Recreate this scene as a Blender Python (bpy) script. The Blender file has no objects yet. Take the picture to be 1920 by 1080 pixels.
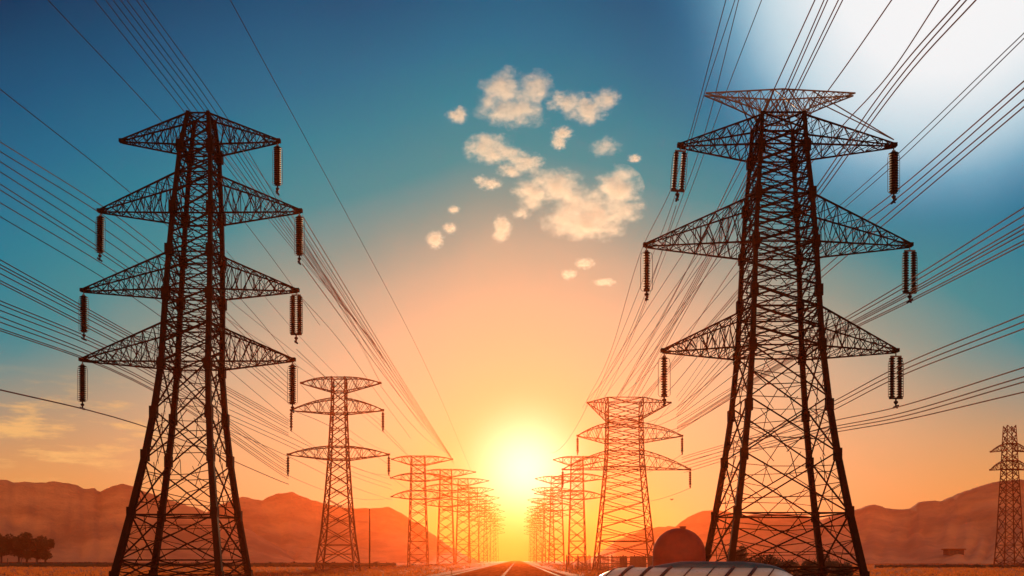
import bpy, math, random
from mathutils import Vector, noise
R = math.radians
rng = random.Random(7)
S = bpy.context.scene
C = S.collection

# ------------------------------------------------------------------ camera, sky, sun, exposure
F = 1830.0                      # focal length in pixels of the 1920 px wide photograph
CX, CY, EYE = 970.0, 1050.0, 2.0
cam_d = bpy.data.cameras.new('camera'); cam = bpy.data.objects.new('camera', cam_d); C.objects.link(cam)
cam.location = (0, 0, EYE); cam.rotation_euler = (R(90), 0, 0)
cam_d.sensor_width = 36.0; cam_d.lens = 36.0 * F / 1920.0
cam_d.shift_x = -10.0 / 1920.0; cam_d.shift_y = 510.0 / 1920.0
cam_d.clip_start = 0.1; cam_d.clip_end = 20000
S.camera = cam
S.view_settings.view_transform = 'Standard'; S.view_settings.look = 'None'
S.view_settings.exposure = 0.0; S.view_settings.gamma = 1.0
S.render.film_transparent = False
try:
    S.cycles.volume_bounces = 4; S.cycles.max_bounces = 7; S.cycles.volume_max_steps = 128
    S.cycles.volume_step_rate = 1.0
except Exception: pass

SUN_EL, SUN_AZ = 5.3, 0.5       # degrees; azimuth measured from +Y (the road) towards +X
sd = Vector((math.sin(R(SUN_AZ))*math.cos(R(SUN_EL)), math.cos(R(SUN_AZ))*math.cos(R(SUN_EL)), math.sin(R(SUN_EL))))
sl = bpy.data.lights.new('sun', 'SUN'); sun = bpy.data.objects.new('sun', sl); C.objects.link(sun)
sl.energy = 3.3; sl.angle = R(0.5); sl.color = (1.0, 0.62, 0.32)
sun.rotation_euler = (-sd).to_track_quat('-Z', 'Y').to_euler()

def s2l(c):
    return tuple((v/255/12.92 if v/255 <= .04045 else ((v/255+.055)/1.055)**2.4) for v in c)
def px_dir(x, y):
    return Vector((x-CX, F, CY-y)).normalized()

class NT:
    """small helper for node trees"""
    def __init__(s, tree): s.t = tree; s.n = tree.nodes; s.l = tree.links
    def node(s, kind, **kw):
        n = s.n.new(kind)
        for k, v in kw.items(): setattr(n, k, v)
        return n
    def put(s, inp, v):
        if isinstance(v, bpy.types.NodeSocket): s.l.new(v, inp)
        else: inp.default_value = v
    def math(s, op, a, b=None, c=None, clamp=False):
        n = s.node('ShaderNodeMath', operation=op); n.use_clamp = clamp
        for i, v in enumerate((a, b, c)):
            if v is not None: s.put(n.inputs[i], v)
        return n.outputs[0]
    def vmath(s, op, a, b=None, out=0):
        n = s.node('ShaderNodeVectorMath', operation=op)
        s.put(n.inputs[0], a)
        if b is not None: s.put(n.inputs[1], b)
        return n.outputs[out]
    def mix(s, f, a, b, blend='MIX'):
        n = s.node('ShaderNodeMix', data_type='RGBA', blend_type=blend)
        s.put(n.inputs[0], f); s.put(n.inputs[6], a); s.put(n.inputs[7], b)
        return n.outputs[2]
    def ramp(s, f, stops, interp='LINEAR'):
        n = s.node('ShaderNodeValToRGB'); cr = n.color_ramp; cr.interpolation = interp
        while len(cr.elements) < len(stops): cr.elements.new(0.5)
        for e, (p, c) in zip(cr.elements, stops): e.position = p; e.color = (*c, 1) if len(c) == 3 else c
        s.put(n.inputs[0], f); return n.outputs[0]
    def smooth(s, v, a, b, to0=0.0, to1=1.0):
        n = s.node('ShaderNodeMapRange', interpolation_type='SMOOTHSTEP')
        s.put(n.inputs[0], v)
        for i, x in enumerate((a, b, to0, to1)): n.inputs[1+i].default_value = x
        return n.outputs[0]
    def noise(s, vec, scale, detail=4, rough=0.55, out=0):
        n = s.node('ShaderNodeTexNoise'); s.put(n.inputs['Vector'], vec)
        n.inputs['Scale'].default_value = scale; n.inputs['Detail'].default_value = detail; n.inputs['Roughness'].default_value = rough
        return n.outputs[out]

W = bpy.data.worlds.new('World'); S.world = W; W.use_nodes = True
nt = NT(W.node_tree); W.node_tree.nodes.clear()
out = nt.node('ShaderNodeOutputWorld'); bg = nt.node('ShaderNodeBackground')
nt.l.new(bg.outputs[0], out.inputs[0])
geo = nt.node('ShaderNodeTexCoord').outputs['Generated']      # world direction
direc = nt.vmath('NORMALIZE', geo)
sep = nt.node('ShaderNodeSeparateXYZ'); nt.l.new(direc, sep.inputs[0])
DEG = 180/math.pi
el = nt.math('MULTIPLY', nt.math('ARCSINE', sep.outputs[2]), DEG)
az = nt.math('MULTIPLY', nt.math('ARCTAN2', sep.outputs[0], sep.outputs[1]), DEG)
az = nt.math('SUBTRACT', az, SUN_AZ)
azs = nt.math('DIVIDE', az, 1.5)
elp = nt.math('MAXIMUM', el, 0.0)
t = nt.math('SQRT', nt.math('ADD', nt.math('MULTIPLY', elp, elp), nt.math('MULTIPLY', azs, azs)))
wob = nt.math('MULTIPLY', nt.math('SUBTRACT', nt.noise(direc, 5.0, 3), 0.5), 2.0)
t = nt.math('ADD', t, wob)
t = nt.math('ADD', t, nt.smooth(nt.math('ABSOLUTE', az), 0.5, 11.0, -0.9, 0.9))
TM = 60.0
stops = [(0, (205, 66, 8)), (2.2, (222, 96, 24)), (4.6, (240, 146, 70)), (6.4, (244, 174, 106)), (8.4, (244, 184, 126)), (10.8, (240, 186, 134)), (13.8, (224, 184, 140)), (16.7, (194, 173, 142)),
         (19.6, (128, 152, 140)), (22.0, (40, 140, 147)), (24.9, (0, 128, 148)), (27.6, (0, 108, 141)), (30.5, (0, 86, 124)), (34, (0, 56, 92)), (60, (0, 24, 50))]
col = nt.ramp(nt.math('DIVIDE', t, TM), [(p/TM, s2l(c)) for p, c in stops])
# low band of dusty orange all round the horizon
low = nt.smooth(el, 2.0, 12.0, 1.0, 0.0)
side = nt.smooth(nt.math('ABSOLUTE', az), 8.0, 28.0)
lowc = nt.math('MULTIPLY', nt.math('MULTIPLY', low, nt.smooth(nt.math('ABSOLUTE', az), 75.0, 30.0)), nt.math('MULTIPLY_ADD', side, 0.68, 0.25))
col = nt.mix(lowc, col, (*s2l((248, 166, 78)), 1))
# warm fill glow added to the unseen sky behind the camera, brightening hills and ground
back = nt.math('MULTIPLY', nt.smooth(sep.outputs[1], 0.25, -0.55), nt.math('MULTIPLY', nt.smooth(el, 62.0, 18.0), nt.smooth(el, -4.0, 2.0)))
col = nt.mix(back, col, (1.35, 0.68, 0.36, 1))
# thin streaks low in the sky at the far left
strk = nt.noise(nt.vmath('MULTIPLY', direc, (9.0, 9.0, 42.0)), 1.6, 6, 0.6)
strk = nt.math('MULTIPLY', nt.smooth(strk, 0.46, 0.66), nt.math('MULTIPLY', nt.smooth(az, -16.0, -24.0), nt.math('MULTIPLY', nt.smooth(el, 3.8, 5.2), nt.smooth(el, 10.5, 7.0))))
col = nt.mix(nt.math('MULTIPLY', strk, 0.85), col, (*s2l((255, 196, 118)), 1))
# white wash added to the sky colour towards the upper right, not a cloud
veil_d = px_dir(1795, -125)
vd = nt.vmath('DOT_PRODUCT', direc, tuple(veil_d), out=1)
va = nt.math('MULTIPLY', nt.math('ARCCOSINE', nt.math('MINIMUM', vd, 1.0)), DEG)
va = nt.math('ADD', va, nt.math('MULTIPLY', nt.math('SUBTRACT', nt.noise(direc, 7.0, 5), 0.5), 1.6))
veil = nt.smooth(va, 18.0, 2.6)
vcol = nt.ramp(veil, [(0, s2l((6, 100, 142))), (.25, s2l((40, 128, 166))), (.48, s2l((120, 176, 202))), (.68, s2l((200, 224, 234))), (.9, s2l((250, 252, 253))), (1, s2l((254, 254, 254)))])
col = nt.mix(nt.smooth(veil, 0.02, 0.62), col, vcol)
# disc and glare of the sun itself
dot = nt.vmath('DOT_PRODUCT', direc, tuple(sd), out=1)
sa = nt.math('MULTIPLY', nt.math('ARCCOSINE', nt.math('MINIMUM', dot, 1.0)), DEG)
core = nt.math('POWER', nt.smooth(sa, 6.5, 0.0), 2.6)
halo = nt.math('POWER', nt.smooth(sa, 10.0, 0.0), 2.2)
col = nt.mix(nt.math('MULTIPLY', halo, nt.smooth(el, 0.8, 4.8, 0.0, 0.88)), col, (1.0, 0.50, 0.22, 1))
col = nt.mix(1.0, col, nt.mix(core, (0, 0, 0, 1), (1.25, 1.0, 0.72, 1)), 'ADD')
sky = nt.node('ShaderNodeTexSky', sky_type='NISHITA'); sky.sun_disc = False
sky.sun_elevation = R(SUN_EL); sky.sun_rotation = R(SUN_AZ); sky.dust_density = 3.0
skyc = nt.mix(1.0, sky.outputs[0], (0.08, 0.08, 0.08, 1), 'MULTIPLY')
col = nt.mix(0.06, col, nt.mix(1.0, skyc, (0.12, 0.55, 1.0, 1), 'MULTIPLY'))
nt.l.new(col, bg.inputs[0]); bg.inputs[1].default_value = 1.0

# ------------------------------------------------------------------ helpers
def tag(o, label=None, cat=None, group=None, kind=None):
    if label: o['label'] = label
    if cat: o['category'] = cat
    if group: o['group'] = group
    if kind: o['kind'] = kind
    return o
def empty(name, loc=(0, 0, 0), rz=0.0):
    o = bpy.data.objects.new(name, None); o.location = loc; o.rotation_euler = (0, 0, rz); o.empty_display_size = 0.2
    C.objects.link(o); return o
class MB:
    def __init__(s): s.v = []; s.f = []
    def bar(s, p, q, r, r2=None, n=4, caps=True):
        p = Vector(p); q = Vector(q); d = q-p
        if d.length < 1e-4: return
        r2 = r if r2 is None else r2
        d.normalize(); a = d.cross(Vector((0, 0, 1)) if abs(d.z) < .9 else Vector((1, 0, 0))).normalized(); b = d.cross(a)
        i0 = len(s.v)
        for c, rr in ((p, r), (q, r2)):
            for k in range(n):
                w = 2*math.pi*(k+.5)/n
                s.v.append(c + a*(math.cos(w)*rr) + b*(math.sin(w)*rr))
        for k in range(n):
            m = (k+1) % n
            s.f.append((i0+k, i0+m, i0+n+m, i0+n+k))
        if caps:
            s.f.append(tuple(i0+k for k in reversed(range(n)))); s.f.append(tuple(i0+n+k for k in range(n)))
    def tube(s, pts, r, n=5):
        pts = [Vector(p) for p in pts]; i0 = len(s.v); m = len(pts)
        for i, p in enumerate(pts):
            d = (pts[min(i+1, m-1)]-pts[max(i-1, 0)]).normalized()
            a = d.cross(Vector((0, 0, 1)) if abs(d.z) < .95 else Vector((1, 0, 0))).normalized(); b = d.cross(a)
            rr = r[i] if isinstance(r, (list, tuple)) else r
            for k in range(n):
                w = 2*math.pi*k/n; s.v.append(p + a*(math.cos(w)*rr) + b*(math.sin(w)*rr))
        for i in range(m-1):
            for k in range(n):
                k2 = (k+1) % n
                s.f.append((i0+i*n+k, i0+i*n+k2, i0+(i+1)*n+k2, i0+(i+1)*n+k))
        s.f.append(tuple(i0+k for k in reversed(range(n)))); s.f.append(tuple(i0+(m-1)*n+k for k in range(n)))
    def box(s, c, h, rz=0.0):
        i0 = len(s.v); ca, sa_ = math.cos(rz), math.sin(rz)
        for sx, sy, sz in ((-1,-1,-1),(1,-1,-1),(1,1,-1),(-1,1,-1),(-1,-1,1),(1,-1,1),(1,1,1),(-1,1,1)):
            x, y = sx*h[0], sy*h[1]
            s.v.append(Vector((c[0]+x*ca-y*sa_, c[1]+x*sa_+y*ca, c[2]+sz*h[2])))
        s.f += [tuple(i0+k for k in q) for q in ((0,3,2,1),(4,5,6,7),(0,1,5,4),(1,2,6,5),(2,3,7,6),(3,0,4,7))]
    def lathe(s, c, prof, n=12):
        i0 = len(s.v); m = len(prof)
        for r, z in prof:
            for k in range(n):
                w = 2*math.pi*k/n; s.v.append(Vector((c[0]+math.cos(w)*r, c[1]+math.sin(w)*r, c[2]+z)))
        for i in range(m-1):
            for k in range(n):
                k2 = (k+1) % n
                s.f.append((i0+i*n+k, i0+i*n+k2, i0+(i+1)*n+k2, i0+(i+1)*n+k))
    def quad(s, pts):
        i0 = len(s.v); s.v += [Vector(p) for p in pts]; s.f.append(tuple(range(i0, i0+len(pts))))
    def build(s, name, m, parent=None, smooth=False):
        me = bpy.data.meshes.new(name); me.from_pydata([tuple(v) for v in s.v], [], s.f); me.update()
        if smooth: me.polygons.foreach_set('use_smooth', [True]*len(me.polygons))
        if m: me.materials.append(m)
        o = bpy.data.objects.new(name, me); C.objects.link(o)
        if parent: o.parent = parent
        return o
def copy_tree(o, parent=None):
    c = o.copy(); C.objects.link(c)
    if parent: c.parent = parent
    for ch in list(o.children): copy_tree(ch, c)
    return c

def mat(name, base, rough=0.6, metal=0.0, vary=0.25, scale=3.0, base2=None, bump=0.0, spec=0.5):
    m = bpy.data.materials.new(name); m.use_nodes = True; n = NT(m.node_tree)
    b = m.node_tree.nodes['Principled BSDF']
    tc = n.node('ShaderNodeTexCoord').outputs['Object']
    f = n.noise(tc, scale, 5, 0.6)
    b2 = base2 or tuple(v*(1-vary) for v in base)
    n.put(b.inputs['Base Color'], n.mix(n.smooth(f, 0.32, 0.68), (*base, 1), (*b2, 1)))
    b.inputs['Metallic'].default_value = metal
    n.put(b.inputs['Roughness'], n.math('MULTIPLY_ADD', n.noise(tc, scale*2.3, 3), 0.25, rough-0.12))
    if bump:
        bm = n.node('ShaderNodeBump'); bm.inputs['Strength'].default_value = bump; n.l.new(n.noise(tc, scale*4, 6), bm.inputs['Height'])
        n.l.new(bm.outputs[0], b.inputs['Normal'])
    return m
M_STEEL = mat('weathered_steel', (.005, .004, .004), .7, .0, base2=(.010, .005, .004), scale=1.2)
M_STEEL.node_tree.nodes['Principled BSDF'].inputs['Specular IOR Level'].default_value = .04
def backlit(m, col, f):
    n_ = NT(m.node_tree); o_ = [x for x in m.node_tree.nodes if x.type == 'OUTPUT_MATERIAL'][0]; t_ = n_.node('ShaderNodeBsdfTranslucent'); t_.inputs[0].default_value = (*col, 1)
    mx = n_.node('ShaderNodeMixShader'); mx.inputs[0].default_value = f; n_.l.new(m.node_tree.nodes['Principled BSDF'].outputs[0], mx.inputs[1]); n_.l.new(t_.outputs[0], mx.inputs[2]); n_.l.new(mx.outputs[0], o_.inputs['Surface'])
M_HAZED = mat('haze_tinted_steel', (.20, .058, .020), .7, .0, base2=(.13, .034, .012), scale=.8)  # orange haze glow over the distant pylons put into their steel colour
M_HAZED.node_tree.nodes['Principled BSDF'].inputs['Specular IOR Level'].default_value = .15
M_STEEL2 = mat('brown_galvanised_steel', (.17, .12, .095), .5, .4, base2=(.12, .07, .045), scale=1.2)
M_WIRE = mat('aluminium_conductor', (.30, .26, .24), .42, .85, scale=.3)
M_PALE = mat('sunlit_toned_conductor', (.62, .47, .36), .5, .25, scale=.3, base2=(.40, .27, .19))  # paler copy of the conductor, sunlit wire tops put into its colour
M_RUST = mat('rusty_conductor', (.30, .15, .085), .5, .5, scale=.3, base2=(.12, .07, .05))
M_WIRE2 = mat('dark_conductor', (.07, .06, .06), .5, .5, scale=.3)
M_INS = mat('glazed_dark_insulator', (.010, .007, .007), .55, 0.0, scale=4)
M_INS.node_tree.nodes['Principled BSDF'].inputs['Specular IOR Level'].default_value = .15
M_FIT = mat('zinc_fitting', (.14, .11, .10), .6, .4, scale=4)
M_CONC = mat('concrete', (.30, .27, .24), .85, bump=.3)
M_RED = mat('red_oxide_tank_paint', (.27, .030, .012), .7, scale=1.3, base2=(.19, .022, .010))
M_WHITE = mat('glossy_white_sheet', (.78, .74, .68), .30, scale=1.2, base2=(.70, .64, .57))
M_BLUE = mat('dark_blue_sheet', (.018, .085, .15), .45, scale=1.2)
M_DARK = mat('dark_rubber', (.02, .014, .014), .6)
M_WOOD = mat('old_timber', (.11, .06, .035), .85, scale=2, bump=.3)
M_WALL = mat('dusty_red_wall', (.13, .05, .032), .85, scale=.6)
M_BARK = mat('bark', (.07, .045, .03), .9, bump=.4)
M_LEAF = mat('dry_leaf', (.075, .05, .022), .8, base2=(.045, .05, .02), scale=.5)
M_LEAF2 = mat('dark_scrub_leaf', (.045, .035, .022), .8, base2=(.035, .04, .018), scale=.7)
M_GRASS = mat('dry_grass', (.36, .10, .03), .85, base2=(.20, .055, .018), scale=.3)
backlit(M_GRASS, (.60, .17, .035), .55); backlit(M_LEAF, (.22, .10, .03), .25)
M_BIRD = mat('bird_feather', (.03, .025, .025), .7)
M_LINE = mat('road_marking_paint', (.55, .36, .15), .8, scale=.35, base2=(.26, .12, .045))
M_LINE.node_tree.nodes['Principled BSDF'].inputs['Specular IOR Level'].default_value = .05

# ------------------------------------------------------------------ terrain
def sstep(a, b, x):
    t_ = max(0.0, min(1.0, (x-a)/(b-a))); return t_*t_*(3-2*t_)
def ground_z(x, y):
    r = math.hypot(x, y)
    z = 4.5*sstep(260, 1100, r)*sstep(60, 330, abs(x))
    if r > 30 and abs(x+1.7) > 9:
        z += .10*noise.noise((x*.06, y*.06, 1.3))*sstep(9, 16, abs(x+1.7))*min(1, 300/max(r, 1))
    return z
def lerp_prof(prof, x):
    if x <= prof[0][0]: return prof[0][1]
    for (a, ya), (b, yb) in zip(prof, prof[1:]):
        if x <= b: return ya + (yb-ya)*(x-a)/(b-a)
    return prof[-1][1]
RANGES = {
 'hills_west': dict(prof=[(-2200,1010),(-1000,960),(-400,915),(-120,896),(0,899),(22,903),(75,905),(100,902),(145,909),(158,917),(176,915),(187,921),(212,911),(231,907),(246,911),(265,919),(310,934),(360,950),(420,972),(480,1000),(540,1036),(570,1062)], r0=520, r1=700, r2=960, seed=1.0),
 'hills_north_west': dict(prof=[(250,1062),(330,1000),(400,950),(455,930),(492,938),(502,930),(520,924),(548,921),(560,927),(578,934),(606,942),(640,951),(692,952),(728,950),(745,957),(765,969),(800,992),(840,1022),(880,1045),(930,1062)], r0=610, r1=830, r2=1120, seed=5.0),
 'hills_north': dict(prof=[(1080,1062),(1120,1040),(1160,1010),(1217,988),(1266,986),(1290,968),(1322,956),(1345,955),(1400,966),(1460,960),(1520,968),(1580,985),(1680,1020),(1750,1062)], r0=610, r1=830, r2=1120, seed=9.0),
 'hills_east': dict(prof=[(1395,1062),(1440,1030),(1500,992),(1560,966),(1600,956),(1628,946),(1642,945),(1660,952),(1692,955),(1703,953),(1722,941),(1742,938),(1762,939),(1800,923),(1836,911),(1850,905),(1885,900),(1930,898),(2100,896),(2400,915),(2900,960),(4200,1010)], r0=430, r1=690, r2=960, seed=13.0),
}
def range_z(spec, x, y):
    if y < 20: return -9
    r = math.hypot(x, y); px = CX + F*x/y
    yy = lerp_prof(spec['prof'], px)
    d = spec['r1']*y/r
    crest = EYE + (CY-yy)*d/F
    crest += (noise.fractal((px*.05, spec['seed'], 0), 1.0, 2.0, 4))*d/F*2.6
    u = (r-spec['r0'])/(spec['r1']-spec['r0'])
    if u < 1:
        s = max(0.0, u)**1.7
        rid = 1-abs(noise.noise((px*.010+u*1.1, u*1.3, spec['seed'])))*2
        rid2 = 1-abs(noise.noise((px*.03-u*1.4, u*2.6, spec['seed']+3)))*2
        s *= 1 - (1-u)*(.62*rid+.36*rid2)*.85 if u > 0 else 1
        s = min(s, (r/spec['r1'])*.985) if u < .985 else s
    else:
        s = 1 - .8*sstep(spec['r1'], spec['r2'], r)
    return -1.5 + (crest+1.5)*s if u > 0 else -1.5
def mat_ground():
    m = bpy.data.materials.new('red_desert_ground'); m.use_nodes = True; n = NT(m.node_tree); b = m.node_tree.nodes['Principled BSDF']
    tc = n.node('ShaderNodeTexCoord').outputs['Object']
    big = n.noise(n.vmath('MULTIPLY', tc, (.012, .05, 1)), 1.0, 6, .65)
    fine = n.noise(n.vmath('MULTIPLY', tc, (.35, .9, 1)), 1.0, 6, .7)
    c = n.mix(n.smooth(big, .35, .65), (.62, .14, .025, 1), (.40, .075, .014, 1))
    c = n.mix(n.smooth(fine, .42, .70), c, (.045, .018, .010, 1))
    c = n.mix(n.smooth(n.noise(n.vmath('MULTIPLY', tc, (.05, .4, 1)), 1.0, 4), .60, .74), c, (.52, .22, .08, 1))
    n.put(b.inputs['Base Color'], c); b.inputs['Roughness'].default_value = .8; b.inputs['Specular IOR Level'].default_value = .1
    bm = n.node('ShaderNodeBump'); bm.inputs['Strength'].default_value = .9; bm.inputs['Distance'].default_value = .4
    n.l.new(fine, bm.inputs['Height']); n.l.new(bm.outputs[0], b.inputs['Normal'])
    return m
def mat_hill():
    m = bpy.data.materials.new('bare_rock_hill'); m.use_nodes = True; n = NT(m.node_tree); b = m.node_tree.nodes['Principled BSDF']
    tc = n.node('ShaderNodeTexCoord').outputs['Object']
    f = n.noise(n.vmath('MULTIPLY', tc, (.020, .020, .045)), 1.0, 7, .62)
    n.put(b.inputs['Base Color'], n.mix(n.smooth(f, .35, .65), (.76, .34, .16, 1), (.44, .18, .085, 1))); b.inputs['Roughness'].default_value = .9
    bm = n.node('ShaderNodeBump'); bm.inputs['Strength'].default_value = .8; bm.inputs['Distance'].default_value = 6
    n.l.new(f, bm.inputs['Height']); n.l.new(bm.outputs[0], b.inputs['Normal'])
    return m
M_GROUND, M_HILL = mat_ground(), mat_hill()
RMAX = 1560.0
g = MB()
radii = [0.0]; r_ = 4.0
while r_ < RMAX: radii.append(r_); r_ *= 1.07
radii.append(RMAX)
NA = 180
for i, rr in enumerate(radii):
    for k in range(NA):
        w = 2*math.pi*k/NA; x, y = rr*math.sin(w), rr*math.cos(w)
        g.v.append(Vector((x, y, ground_z(x, y))))
for i in range(len(radii)-1):
    for k in range(NA):
        k2 = (k+1) % NA
        g.f.append((i*NA+k, (i+1)*NA+k, (i+1)*NA+k2, i*NA+k2) if i else (k, NA+k, NA+k2))
tag(g.build('ground', M_GROUND, smooth=True), kind='structure')
for nm, sp in RANGES.items():
    h = MB(); p0, p1 = sp['prof'][0][0], sp['prof'][-1][0]
    a0, a1 = math.atan((p0-CX)/F), math.atan((p1-CX)/F)
    na = int((a1-a0)/R(.14)); nr = 56; r0, r2 = sp['r0'], sp['r2']
    for i in range(nr+1):
        rr = r0 + (r2-r0)*i/nr
        for k in range(na+1):
            w = a0+(a1-a0)*k/na; x, y = rr*math.sin(w), rr*math.cos(w)
            h.v.append(Vector((x, y, range_z(sp, x, y))))
    for i in range(nr):
        for k in range(na):
            q = i*(na+1)+k; h.f.append((q, q+na+1, q+na+2, q+1))
    tag(h.build('hills', M_HILL, smooth=True), kind='structure')

# ------------------------------------------------------------------ road
def mat_road():
    m = bpy.data.materials.new('worn_glare_asphalt'); m.use_nodes = True; n = NT(m.node_tree); b = m.node_tree.nodes['Principled BSDF']
    tc = n.node('ShaderNodeTexCoord').outputs['Object']
    f = n.noise(n.vmath('MULTIPLY', tc, (1.2, .05, 1)), 1.0, 6, .65)
    n.put(b.inputs['Base Color'], n.mix(n.smooth(f, .35, .7), (.40, .10, .030, 1), (.58, .17, .05, 1)))  # orange sun glare on the road put into the asphalt colour
    n.put(b.inputs['Roughness'], n.math('MULTIPLY_ADD', f, .2, .75)); b.inputs['Specular IOR Level'].default_value = .0
    bm = n.node('ShaderNodeBump'); bm.inputs['Strength'].default_value = .35; bm.inputs['Distance'].default_value = .02
    n.l.new(n.noise(tc, 18, 4), bm.inputs['Height']); n.l.new(bm.outputs[0], b.inputs['Normal'])
    return m
M_ROAD = mat_road()
RY = [-60+5*i for i in range(0, 60)] + [240+25*i for i in range(0, 60)]
def rz_(y): return .16 + max(0.0, y-150)*.0007 + ground_z(-1.7, max(y, 0))
def strip(x0, x1, dz, name, m, skirt=False):
    s = MB()
    for y in RY:
        for x in ((x0-1.6, x0, x1, x1+1.6) if skirt else (x0, x1)):
            s.v.append(Vector((x, y, rz_(y)+dz if x0 <= x <= x1 else ground_z(-1.7, max(y, 0))-.12)))
    k = 4 if skirt else 2
    for i in range(len(RY)-1):
        for j in range(k-1): s.f.append((i*k+j, i*k+j+1, (i+1)*k+j+1, (i+1)*k+j))
    return tag(s.build(name, m), kind='structure')
strip(-8.9, 5.6, 0, 'road', M_ROAD, True)
strip(-8.3, -7.75, .02, 'road_marking', M_LINE)
strip(4.6, 5.0, .02, 'road_marking', M_LINE)
d = MB()
yy = -30
while yy < 900:
    d.quad([(-1.85, yy, rz_(yy)+.02), (-1.5, yy, rz_(yy)+.02), (-1.5, yy+5, rz_(yy+5)+.02), (-1.85, yy+5, rz_(yy+5)+.02)]); yy += 12
tag(d.build('road_marking', M_LINE), kind='structure')

# ------------------------------------------------------------------ lattice towers
def pw(x, y, D): return Vector(((x-CX)*D/F, D, EYE+(CY-y)*D/F))
class Tower:
    """spec in photograph pixels at the tower's own distance D: turned into metres about the tower base"""
    def __init__(s, name, D, xc, prof, arms, levels, legr, brace, label, group, steel, detail=2, lean=0.0, cat='pylon', topmat=None):
        s.D, s.k = D, D/F; s.xc = xc
        s.base = Vector(((xc-CX)*s.k, D, ground_z((xc-CX)*s.k, D)))
        s.root = empty(name, s.base); tag(s.root, label, cat, group); s.rnd = random.Random(int(D*13+xc))
        par = abs(xc-CX)/F
        z = lambda y: EYE+(CY-y)*s.k - s.base.z
        s.z = z; s.lean = lean
        s.prof = sorted([(z(y), wpx*s.k/(1+par)) for y, wpx in prof])
        s.zg = 0.0
        if s.prof[0][0] > 0:
            (za, wa), (zb, wb) = s.prof[0], s.prof[1]
            s.prof.insert(0, (0.0, wa+(wa-wb)/(zb-za)*za))
        s.levels = [0.15]+sorted(z(y) for y in levels)
        az_ = [z(v) for a in arms for v in (a[2], a[3])]
        s.hset = {i for i in range(len(s.levels)-1) if any(abs(s.levels[i+1]-q) < .5 for q in az_)}
        s.legr, s.br, s.detail, s.steel = legr, brace, detail, steel
        s.legs(); s.bracing()
        for a in arms: s.arm(*a)
    def w(s, z): return lerp_prof(s.prof, z)
    def off(s, z): return s.lean*z
    def corner(s, sx, sy, z): h = s.w(z)/2; return Vector((sx*h+s.off(z), sy*h, z))
    def legs(s):
        zt = s.prof[-1][0]
        for sx in (-1, 1):
            for sy in (-1, 1):
                m = MB(); pts = [s.corner(sx, sy, z) for z, _ in s.prof if z <= zt]
                for i in range(len(pts)-1):
                    f0, f1 = pts[i].z/zt, pts[i+1].z/zt
                    m.bar(pts[i], pts[i+1]+(pts[i+1]-pts[i]).normalized()*.05, s.legr*(1-.45*f0), s.legr*(1-.45*f1), 4)
                    if s.detail > 1 and i:
                        m.box(pts[i], (s.legr*.80, s.legr*.80, s.legr*1.3))
                o = m.build('leg', s.steel, s.root)
                if s.detail > 1:
                    ft = MB(); c = pts[0]; ft.box((c.x, c.y, .10), (.55, .55, .35)); ft.build('footing', M_CONC, o)
    def jit(s, p, q, f, a=.04):
        return p.lerp(q, f+s.rnd.uniform(-a, a))
    def face(s, m, m2, A0, B0, A1, B1, hor):
        b = s.br
        m.bar(A0, B1, b, n=4); m.bar(B0, A1, b, n=4)
        if hor: m.bar(A1, B1, b*1.05)
        if s.detail < 1: return
        X = A0.lerp(B1, .5).lerp(B0.lerp(A1, .5), .5)
        t_ = b*.5
        if s.detail == 1:
            m2.bar(s.jit(A0, A1, .5), X, t_, n=3); m2.bar(s.jit(B0, B1, .5), X, t_, n=3)
            return
        L = [s.jit(A0, A1, f) for f in (.22, .5, .78)]; Rr = [s.jit(B0, B1, f) for f in (.22, .5, .78)]
        d1 = [s.jit(A0, B1, f) for f in (.25, .38, .62, .75)]; d2 = [s.jit(B0, A1, f) for f in (.25, .38, .62, .75)]
        for p, q in ((L[0], d1[0]), (L[1], d1[0]), (L[1], d2[3]), (L[2], d2[3]), (Rr[0], d2[0]), (Rr[1], d2[0]), (Rr[1], d1[3]), (Rr[2], d1[3]),
                     (d1[0], d2[0]), (d1[3], d2[3]), (d1[1], s.jit(A0, B0, .5)), (d2[1], s.jit(A0, B0, .42)), (d1[2], s.jit(A1, B1, .5)), (d2[2], s.jit(A1, B1, .58)),
                     (L[1], d1[1]), (Rr[1], d2[1])):
            m2.bar(p, q, t_*s.rnd.uniform(.75, 1.2), n=3)
    def bracing(s):
        m, m2 = MB(), MB(); zs = s.levels
        for i in range(len(zs)-1):
            z0, z1 = zs[i], zs[i+1]
            cs = [(-1, -1), (1, -1), (1, 1), (-1, 1)]
            for j in range(4):
                a, b = cs[j], cs[(j+1) % 4]
                s.face(m, m2, s.corner(*a, z0), s.corner(*b, z0), s.corner(*a, z1), s.corner(*b, z1), i < 2 or i in s.hset)
            if s.detail > 0 and (i < 2 or i in s.hset):
                m2.bar(s.corner(-1, -1, z1), s.corner(1, 1, z1), s.br*.6, n=3); m2.bar(s.corner(1, -1, z1), s.corner(-1, 1, z1), s.br*.6, n=3)
        o = m.build('bracing', s.steel, s.root)
        if s.detail == 1:
            for f_ in m2.f: m.f.append(tuple(k+len(m.v) for k in f_))
            m.v += m2.v; bpy.data.objects.remove(o); o = m.build('bracing', s.steel, s.root)
        elif m2.f: m2.build('redundant_bracing', s.steel, o)
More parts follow.
